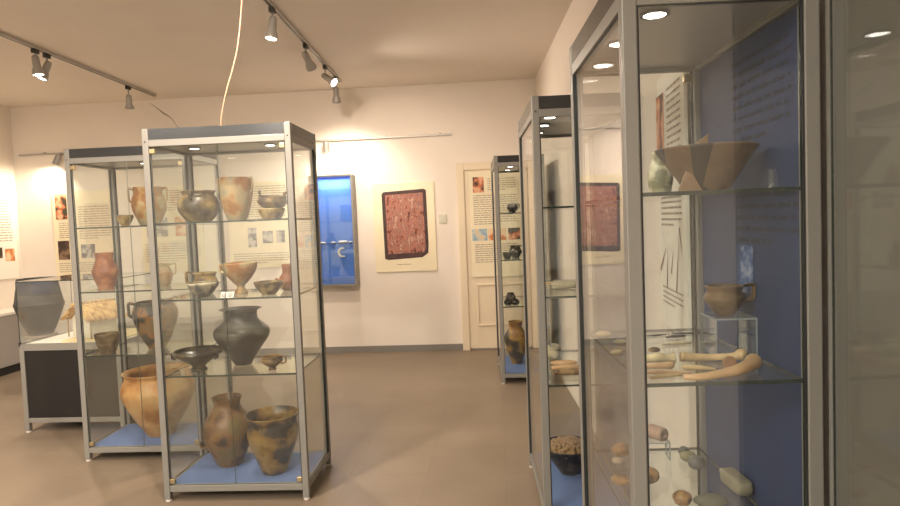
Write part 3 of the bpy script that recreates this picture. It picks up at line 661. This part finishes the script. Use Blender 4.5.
limb('bone_stick', [P(0.056, 0.048, .005), P(0.086, 0.058, .006), P(0.136, 0.072, .004)], [.004, .0055, .003], BONE, 'lower one of two slim crossing bone sticks at the left')
limb('bone_spatula', [P(.19, .415, .0045), P(.235, .425, .0045), P(.28, .435, .004)], [.003, .0055, .0055], BONE3, 'flat ochre bone spatula behind the ridged bone', flat=(1.5, .7))
limb('bronze_needle', [P(.235, .520, .0042), P(.27, .530, .0055), P(.30, .540, .004)], [.002, .005, .0035], METAL, 'short dark bronze needle at the rear of second shelf', 'needle')
limb('bronze_pin', [P(.275, .590, .003), P(.33, .585, .003), P(.385, .588, .003)], [.002, .003, .002], METAL, 'long thin dark pin at the very back of second shelf', 'pin')
limb('bronze_pin', [P(.19, .56, .003), P(.22, .565, .003), P(.255, .575, .003)], [.0015, .003, .0015], METAL, 'short thin dark pin at the left back of second shelf', 'pin')
stone('brown_pebble', W('A', .148, .335, z), (.032, .022, .014), S_shell, 'small dark brown pebble behind the ridged bone', 'pebble')
bm = bmesh.new(); add_lathe(bm, [(.0125, 0), (.0165, .0015), (.0165, .0065), (.0125, .008)], 24)
bmesh.ops.rotate(bm, verts=bm.verts, matrix=Matrix.Rotation(math.pi/2, 3, 'X'))
tag(link('clay_disc', bm, mat('brown_fired_clay', (.33, .17, .08), .6, var=.2, vscale=40), smooth=False, loc=W('A', .262, .118, z+.0175), rot=(-.1, 0, .1)), 'brown clay disc standing on edge beside the curved bone', 'disc')
for k, (a, b, d_, lb) in enumerate(((.06, .585, (.05, .03, .018), 'yellow bone chip at the far left back of second shelf'), (.09, .47, (.05, .025, .012), 'yellow bone chip midway along the left glass side'), (.045, .33, (.045, .025, .012), 'yellow bone chip nearest along the left glass side'))):
    stone('bone_chip', W('A', a, b, z), d_, BONE3, lb, 'bone', 'bone chips', rz=.3*k)

# --- third shelf: stones
z = SHELFA[2]
stone('dark_pebble', W('A', .312, .610, z), (.036, .034, .030), S_dark, 'round black pebble, farthest of the pebble trio on third shelf', 'pebble')
stone('pale_pebble', W('A', .308, .560, z), (.050, .042, .032), S_yellow, 'pale yellow-green pebble between the two dark ones', 'pebble')
stone('slate_pebble', W('A', .314, .500, z), (.052, .048, .044), S_dark2, 'largest dark grey pebble, front one of the trio', 'pebble')
stone('stone_axe', W('A', .372, .360, z), (.045, .125, .040), S_axe, 'long pale stone axe lying by the blue back board', 'axe', rz=.12, rough=.05, sharp=.38)
stone('shell_stone', W('A', .135, .405, z), (.075, .060, .050), S_shell, 'orange-brown shell-shaped stone behind the front left post', 'stone')
stone('orange_stone', W('A', .192, .262, z), (.050, .050, .040), S_shell, 'round orange-topped stone at the front beside the long grey-green one', 'stone')
stone('green_stone', W('A', .262, .250, z), (.090, .045, .034), S_green, 'long grey-green stone at the front of the third shelf', 'stone', rough=.08)
stone('yellow_lump', W('A', .115, .62, z), (.060, .050, .042), S_shell, 'yellowish lump farthest along the left glass, third shelf', 'stone')
stone('yellow_chip', W('A', .09, .56, z), (.035, .03, .02), S_cream, 'small yellow chip between two lumps seen through left glass', 'stone')
stone('ochre_lump', W('A', .060, .40, z), (.050, .04, .03), S_shell, 'ochre lump nearest along the left glass, third shelf', 'stone')
riser(W('A', .225, .600, z), (.07, .05, .058), 'small clear riser under the drilled clay weight')
bm = bmesh.new(); add_lathe(bm, [(.005, -.030), (.019, -.030), (.022, -.025), (.022, .025), (.019, .030), (.005, .030), (.005, -.030)], 28, .03, caps=(False, False))
bmesh.ops.rotate(bm, verts=bm.verts, matrix=Matrix.Rotation(math.pi/2, 3, 'Y')); bmesh.ops.recalc_face_normals(bm, faces=bm.faces)
tag(link('clay_weight', bm, S_weight, smooth=True, loc=W('A', .225, .600, z+.0815), rot=(0, 0, -1.0)), 'pinkish drilled clay cylinder weight at the back of third shelf', 'weight')

# --- middle right cabinet
z = SHELF[1]
limb('flat_tool', [W('B', .10, .55, z+.006), W('B', .19, .56, z+.007), W('B', .27, .55, z+.006)], [.010, .015, .010], S_orange, 'thin orange-topped flat tool at the back of second shelf, middle cabinet', 'tool', flat=(1.4, .45))
limb('flat_tool', [W('B', .10, .46, z+.006), W('B', .18, .46, z+.007), W('B', .27, .45, z+.006)], [.010, .015, .010], S_cream, 'thin cream flat tool behind the blocky stone, middle cabinet', 'tool', flat=(1.4, .45))
stone('blocky_stone', W('B', .165, .32, z), (.130, .08, .036), S_cream, 'cream blocky flint on the second shelf of the middle cabinet', 'stone', sharp=.5, rough=.2)
z = SHELF[2]
riser(W('B', .085, .62, z), (.08, .08, .17), 'tall clear riser carrying one small stone, middle cabinet')
stone('raised_stone', W('B', .085, .62, z+.17), (.045, .04, .028), S_orange, 'small orange-brown stone on the tall riser, middle cabinet', 'stone')
stone('cream_stone', W('B', .15, .68, z), (.085, .07, .06), S_cream, 'round cream stone at the back of third shelf, middle cabinet', 'stone')
stone('cream_block', W('B', .125, .55, z), (.075, .06, .055), S_cream, 'tilted cream block before the round cream stone, middle cabinet', 'stone', sharp=.6, ry=.4)
stone('orange_slab', W('B', .17, .42, z), (.14, .06, .020), S_orange, 'flat orange slab on the third shelf, middle cabinet', 'stone', sharp=.7)
limb('stone_roller', [W('B', .09, .30, z+.013), W('B', .15, .30, z+.014), W('B', .23, .30, z+.013)], [.011, .014, .012], S_orange, 'rear one of two rolled orange-brown stones, middle cabinet', 'stone')
limb('stone_roller', [W('B', .09, .19, z+.015), W('B', .15, .19, z+.016), W('B', .23, .18, z+.015)], [.012, .016, .013], S_shell, 'front one of two rolled orange-brown stones, middle cabinet', 'stone')
vessel('grain_bowl', W('B', .185, .46, BASE), .145, .150, [(.30, 0), (.34, .04), (.66, .5), (.97, .94), (1, 1)], clay('sooty_clay', [(.4, (.03, .026, .022)), (.6, (.09, .075, .06))], 9, .5), 'wide dark bowl of brown grain at the bottom of the middle cabinet', 'bowl')
bm = bmesh.new()
for k in range(330):
    a = random.random()*6.283; rr = .126*math.sqrt(random.random()); zz = .125 + .055*(1-(rr/.126)**2) + random.uniform(-.004, .006)
    ico = bmesh.ops.create_icosphere(bm, subdivisions=1, radius=random.uniform(.008, .012))
    bmesh.ops.translate(bm, verts=ico['verts'], vec=(rr*math.cos(a), rr*math.sin(a), zz))
add_lathe(bm, [(.06, .06), (.115, .118), (.11, .13), (.06, .165), (.01, .176)], 24)
g_ = link('grain_heap', bm, mat('brown_grain', (.34, .22, .11), .8, var=.25, vscale=40), loc=W('B', .185, .46, BASE)); tag(g_, 'heap of brown grains filling the dark bowl in middle cabinet', 'grain', kind='stuff')

# --- blue wall showcase pieces
for k, (dx, d_) in enumerate(((-.15, (.09, .05, .022)), (-.02, (.06, .05, .02)), (.09, (.11, .05, .03)), (.175, (.05, .04, .018)))):
    stone('white_find', (-1.81+dx, YB-.08, .80+.451), d_, M['bone_white'], ['flat white find at the left end of the blue showcase shelf', 'small white find second from left on the blue showcase shelf', 'longest white find right of centre on the blue showcase shelf', 'small white find at the right end of the blue showcase shelf'][k], 'find', 'white finds on the showcase shelf')
bm = bmesh.new(); add_tube(bm, [(.03, 0, .0), (-.02, 0, .004), (-.042, 0, .045), (-.02, 0, .085), (.025, 0, .092)], [.006, .014, .016, .014, .006], 12, 6)
o = link('white_tusk', bm, M['bone_white'], smooth=True, loc=(-1.745, YB-.0295, .80+.30)); tag(o, 'curved white tusk mounted below the shelf in the blue showcase', 'tusk')

# ------------------------------------------------------------------ desk case with urn and hut model, far left
ex, ey, ew, ed = -3.56, 4.43, .78, .62
t = empty('desk_case', (ex, ey, 0), 0); tag(t, 'low black-panelled desk case with glass hood at far left', 'case')
for px in (0, ew-.035):
    for py in (0, ed-.035):
        po = box('leg', M['alu'], (px, px+.035, py, py+.035, .014, .665), t, bevel=.003)
        bm = bmesh.new(); add_lathe(bm, [(.017, 0), (.019, .003), (.019, .010), (.010, .014)], 16); link('foot', bm, M['foot'], po, loc=(px+.0175, py+.0175, 0))
for (a0, a1, b0, b1) in ((.035, ew-.035, .002, .031), (.035, ew-.035, ed-.031, ed-.002), (.002, .031, .035, ed-.035), (ew-.031, ew-.002, .035, ed-.035)):
    box('rail', M['alu'], (a0, a1, b0, b1, .075, .110), t, bevel=.002); box('rail', M['alu'], (a0, a1, b0, b1, .615, .665), t, bevel=.002)
    box('side_panel', M['blackpanel'], (a0, a1, b0+.008, b1-.008, .110, .615), t)
box('display_board', M['countertop'], (.031, ew-.031, .031, ed-.031, .640, .664), t)
box('sand_tray', M['sand'], (.30, ew-.05, .05, ed-.05, .664, .676), t)
g0, g1 = .667, 1.125
for d_ in ((.004, ew-.004, .004, .009), (.004, ew-.004, ed-.009, ed-.004), (.004, .009, .010, ed-.010), (ew-.009, ew-.004, .010, ed-.010)):
    pane('hood_glass', (d_[0], d_[1], d_[2], d_[3], g0, g1), t)
pane('hood_glass', (.004, ew-.004, .004, ed-.004, g1+.0005, g1+.0065), t)
for cx_ in (0.0, ew-.014): box('corner_clip', M['black'], (cx_, cx_+.014, -.002, .012, .650, .680), t)

hut = empty('hut_model', (ex+.42, ey+.27, .676), -.46); tag(hut, 'straw-roofed model hut with pale walls inside the desk case', 'model')
STRAW = clay('straw_thatch', [(.35, (.32, .16, .04)), (.5, (.58, .33, .10)), (.66, (.72, .47, .18))], 22, .85, bump=.9, stretch=(.25, 3, 1))
bm = bmesh.new(); add_box(bm, -.125, .125, -.10, .10, 0, .15)
gv = [bm.verts.new(q) for q in ((-.122, -.098, .15), (.122, -.098, .15), (0, -.098, .238), (-.122, .098, .15), (.122, .098, .15), (0, .098, .238))]
bm.faces.new(gv[:3]); bm.faces.new(gv[5:2:-1])
link('hut_wall', bm, mat('pale_clay_wall', (.62, .58, .48), .85, bump=.3, bscale=40, var=.06, vscale=12), hut)
for s in (-1, 1):
    bm = bmesh.new(); nx_ = 26
    # thatch slope: bundles of straw laid from ridge to eave
    for k in range(nx_):
        yy = -.15 + .30*k/(nx_-1) + random.uniform(-.002, .002); ln = random.uniform(.97, 1.04)
        add_tube(bm, [(0, yy, .252), (s*.09*ln, yy+random.uniform(-.003, .003), .200), (s*.185*ln, yy+random.uniform(-.006, .006), .135)], [.009, .0095, .008], 8, 3)
    link('roof_thatch', bm, STRAW, hut, smooth=True)
bm = bmesh.new(); add_tube(bm, [(0, -.17, .258), (0, 0, .260), (0, .17, .258)], [.010, .011, .010], 10, 4); link('ridge_pole', bm, STRAW, hut, smooth=True)
for px, py in ((-.150, -.12), (.150, -.12), (.150, .12), (-.150, .12)):
    bm = bmesh.new(); add_tube(bm, [(px, py, 0), (px, py, .07), (px, py, .145)], .005, 8, 2); link('post', bm, mat('pole_wood', (.30, .19, .09), .8), hut, smooth=True)
box('hut_doorway', mat('dark_doorway', (.05, .035, .025), .9), (-.025, .025, -.104, -.1005, .001, .09), hut)

# counters and plinth behind the desk case
ct = box('wall_counter', M['counter'], (XL+.013, -5.25, 5.0, 7.05, .09, .63)); tag(ct, 'low grey counter with pale top along the left wall', 'counter')
box('counter_top', M['countertop'], (XL+.013, -5.23, 4.98, 7.06, .63, .66), ct, bevel=.003); box('toe_kick', M['black'], (XL+.02, -5.27, 5.02, 7.03, 0, .09), ct)
pl = empty('urn_plinth', (-4.215, 5.53, 0)); tag(pl, 'low round dark plinth carrying the big dark urn, behind the desk case', 'plinth')
bm = bmesh.new(); add_lathe(bm, [(.118, 0), (.120, .004), (.120, .535)], 40); link('column', bm, M['counter'], pl)
bm = bmesh.new(); add_lathe(bm, [(.130, .535), (.132, .538), (.132, .557), (.130, .56)], 40); link('plinth_top', bm, mat('brown_board', (.22, .16, .11), .6), pl)
vessel('grey_urn', (-4.215, 5.53, .56), .200, .515, [(.46, 0), (.50, .02), (.74, .22), (1, .52), (.97, .60), (.85, .84), (.82, .92), (.84, 1)], C_urn, 'big dark grey biconical urn standing behind the glass-hooded desk case', 'urn', t=.012)
bn = box('low_bench', M['counter'], (-4.3, -3.1, 6.65, 7.07, .03, .44)); tag(bn, 'low grey bench against the back wall behind the rear left cabinet', 'bench')
box('bench_top', M['counter'], (-4.32, -3.08, 6.63, 7.075, .44, .46), bn, bevel=.003)
for px in (-4.25, -3.19): box('leg', M['black'], (px, px+.04, 6.68, 7.04, 0, .03), bn)

# ------------------------------------------------------------------ track lighting
def profile_bar(name, a, b, w_, h_, label, cat='track', up=(0, 0, 1)):
    a, b = Vector(a), Vector(b); L_ = (b-a).length; bm = bmesh.new()
    add_box(bm, -w_/2, w_/2, 0, L_, -h_, 0, bevel=.002)
    o = link(name, bm, M['track'], loc=a); d_ = b-a; o.rotation_euler = (math.asin(d_.z/L_), 0, math.atan2(-d_.x, d_.y))
    bm = bmesh.new(); add_box(bm, -w_*.18, w_*.18, .01, L_-.004, -h_-.0012, -h_-.0002); link('conductor_slot', bm, M['black'], o)
    bm = bmesh.new(); add_box(bm, -w_/2-.001, w_/2+.001, L_, L_+.012, -h_-.001, 0); link('end_cap', bm, M['spotgrey'], o)
    return tag(o, label, cat)
def tx(x1, y): return x1 + RW*(y-5.0)
profile_bar('light_track', (tx(-3.60, .4), .4, ZC), (tx(-3.60, 6.80), 6.80, ZC), .036, .026, 'grey lighting track on the ceiling at left')
profile_bar('light_track', (tx(-1.50, .4), .4, ZC), (tx(-1.50, 6.64), 6.64, ZC), .036, .022, 'grey lighting track on the ceiling at centre')
rl = box('picture_rail_track', M['track'], (-5.50, -.47, YB-.030, YB-.004, 2.395, 2.415)); tag(rl, 'thin horizontal lighting rail along the back wall', 'rail')
for px in (-5.2, -3.6, -1.2, -.6): box('bracket', M['spotgrey'], (px, px+.02, YB-.030, YB, 2.415, 2.425), rl)

def head(loc, direction, label, lit, power=0, stem=.07, length=.15, angle=55, scale=.86, light_color=WARM):
    """track spotlight: adapter under the track, stem, tapered housing, flared front ring"""
    t = empty('track_spotlight', loc); tag(t, label, 'spotlight', 'track spotlights')
    bm = bmesh.new(); add_box(bm, -.016, .016, -.030, .030, -.036, -.001, bevel=.003); link('adapter', bm, M['black'], t)
    bm = bmesh.new(); add_tube(bm, [(0, 0, -.036), (0, 0, -.036-stem*.5), (0, 0, -.036-stem)], .006, 10, 2); link('stem', bm, M['spotgrey'], t, smooth=True)
    D = Vector(direction).normalized(); c_ = Vector((0, 0, -.036-stem)); q = D.to_track_quat('-Z', 'Y')
    bm = bmesh.new(); k = scale
    add_lathe(bm, [(.010*k, .045*k), (.024*k, .040*k), (.031*k, .020*k), (.033*k, -.03*k), (.034*k, -.065*k), (.044*k, -.085*k), (.050*k, -length*k+.03*k), (.050*k, -length*k+.012*k), (.046*k, -length*k+.012*k), (.040*k, -.085*k)], 28)
    h_ = link('housing', bm, M['spotgrey'], t, smooth=False); h_.rotation_mode = 'QUATERNION'; h_.rotation_quaternion = q; h_.location = c_
    for p_ in h_.data.polygons: p_.use_smooth = len(p_.vertices) == 4
    bm = bmesh.new(); add_lathe(bm, [(.0455*k, -length*k+.020*k), (.030*k, -length*k+.012*k), (.008*k, -length*k+.009*k)], 28)
    bmesh.ops.recalc_face_normals(bm, faces=bm.faces)
    link('lamp_face', bm, M['lamp'] if lit else M['lampoff'], h_)
    if power:
        spot('spot_beam', Vector(loc)+c_+D*(length*k+.005), D, power, angle, .7, light_color, .035)
    return t
zt = ZC-.026
head((tx(-3.60, 4.87), 4.87, zt), (.10, .05, -1), 'lit spotlight on the left track, nearer one of its close pair', True, 55, .05, angle=120)
head((tx(-3.60, 5.01), 5.01, zt), (-.35, -.25, -1), 'spotlight on the left track, farther one of its close pair', True, 45, .06, angle=120)
head((tx(-3.60, 6.26), 6.26, zt), (-.12, .25, -1), 'unlit spotlight hanging alone near the far end of left track', False, 0, .09, .13)
zt = ZC-.022
head((tx(-1.50, 4.30), 4.30, zt), (-.12, -.10, -1), 'lit spotlight nearest the camera on the centre track', True, 80, .06, angle=120)
head((tx(-1.50, 5.20), 5.20, zt), (.22, .75, -.85), 'dark spotlight turned away, second along the centre track', True, 62, .06, angle=115)
head((tx(-1.50, 5.92), 5.92, zt), (.75, -.30, -.55), 'bright spotlight aimed sideways, third along the centre track', True, 55, .07, angle=120)
head((tx(-1.50, 6.40), 6.40, zt), (-.10, .42, -1), 'dark spotlight at the far end of the centre track', True, 45, .10, angle=120)
# unseen spotlights added on the same tracks to brighten the room
for y_ in (1.0, 2.6): 
    head((tx(-3.60, y_), y_, ZC-.026), (-.5, .6, -1), 'added unseen spotlight on the left track above the near floor', True, 110, .06, angle=125)
    head((tx(-1.50, y_), y_, ZC-.022), (-.1, .9, -1), 'added unseen spotlight on the centre track above the near floor', True, 115, .06, angle=125)
def wall_head(x, d_, label, power):
    t = empty('wall_spotlight', (x, YB-.055, 2.395)); tag(t, label, 'spotlight', 'wall rail spotlights')
    bm = bmesh.new(); add_box(bm, -.012, .012, -.008, .030, -.012, -.0005); link('clip', bm, M['spotgrey'], t)
    q = Vector(d_).normalized().to_track_quat('-Z', 'Y')
    bm = bmesh.new(); add_lathe(bm, [(.012, .0), (.030, -.004), (.034, -.02), (.036, -.105), (.040, -.12), (.036, -.12), (.034, -.10)], 28)
    h_ = link('housing', bm, M['spotgrey'], t); h_.rotation_mode = 'QUATERNION'; h_.rotation_quaternion = q; h_.location = (0, -.02, -.010)
    bm = bmesh.new(); add_lathe(bm, [(.0345, -.112), (.02, -.108), (.005, -.106)], 28); bmesh.ops.recalc_face_normals(bm, faces=bm.faces); link('lamp_face', bm, M['lamp'], h_)
    spot('wall_wash', Vector((x, YB-.075, 2.385)) + Vector(d_).normalized()*.125, d_, power, 150, .8, (1, .84, .62), .03)
wall_head(-1.86, (0, .12, -1), 'lit spotlight on the wall rail above the blue showcase', 42)
wall_head(-4.97, (-.42, -.12, -1), 'lit spotlight on the wall rail above the left corner poster', 42)

# loose cable from the ceiling to the foremost left cabinet
bm = bmesh.new(); add_tube(bm, [(-1.32, 3.45, ZC), (-1.325, 3.45, 2.83), (-1.341, 3.45, 2.70), (-1.384, 3.45, 2.434), (-1.462, 3.45, 2.20), (-1.497, 3.45, 2.06), (-1.495, 3.46, 2.004)], .0042, 8, 6)
tag(link('power_cable', bm, M['cable'], smooth=True), 'thin pale cable hanging from the ceiling to the front cabinet top', 'cable')
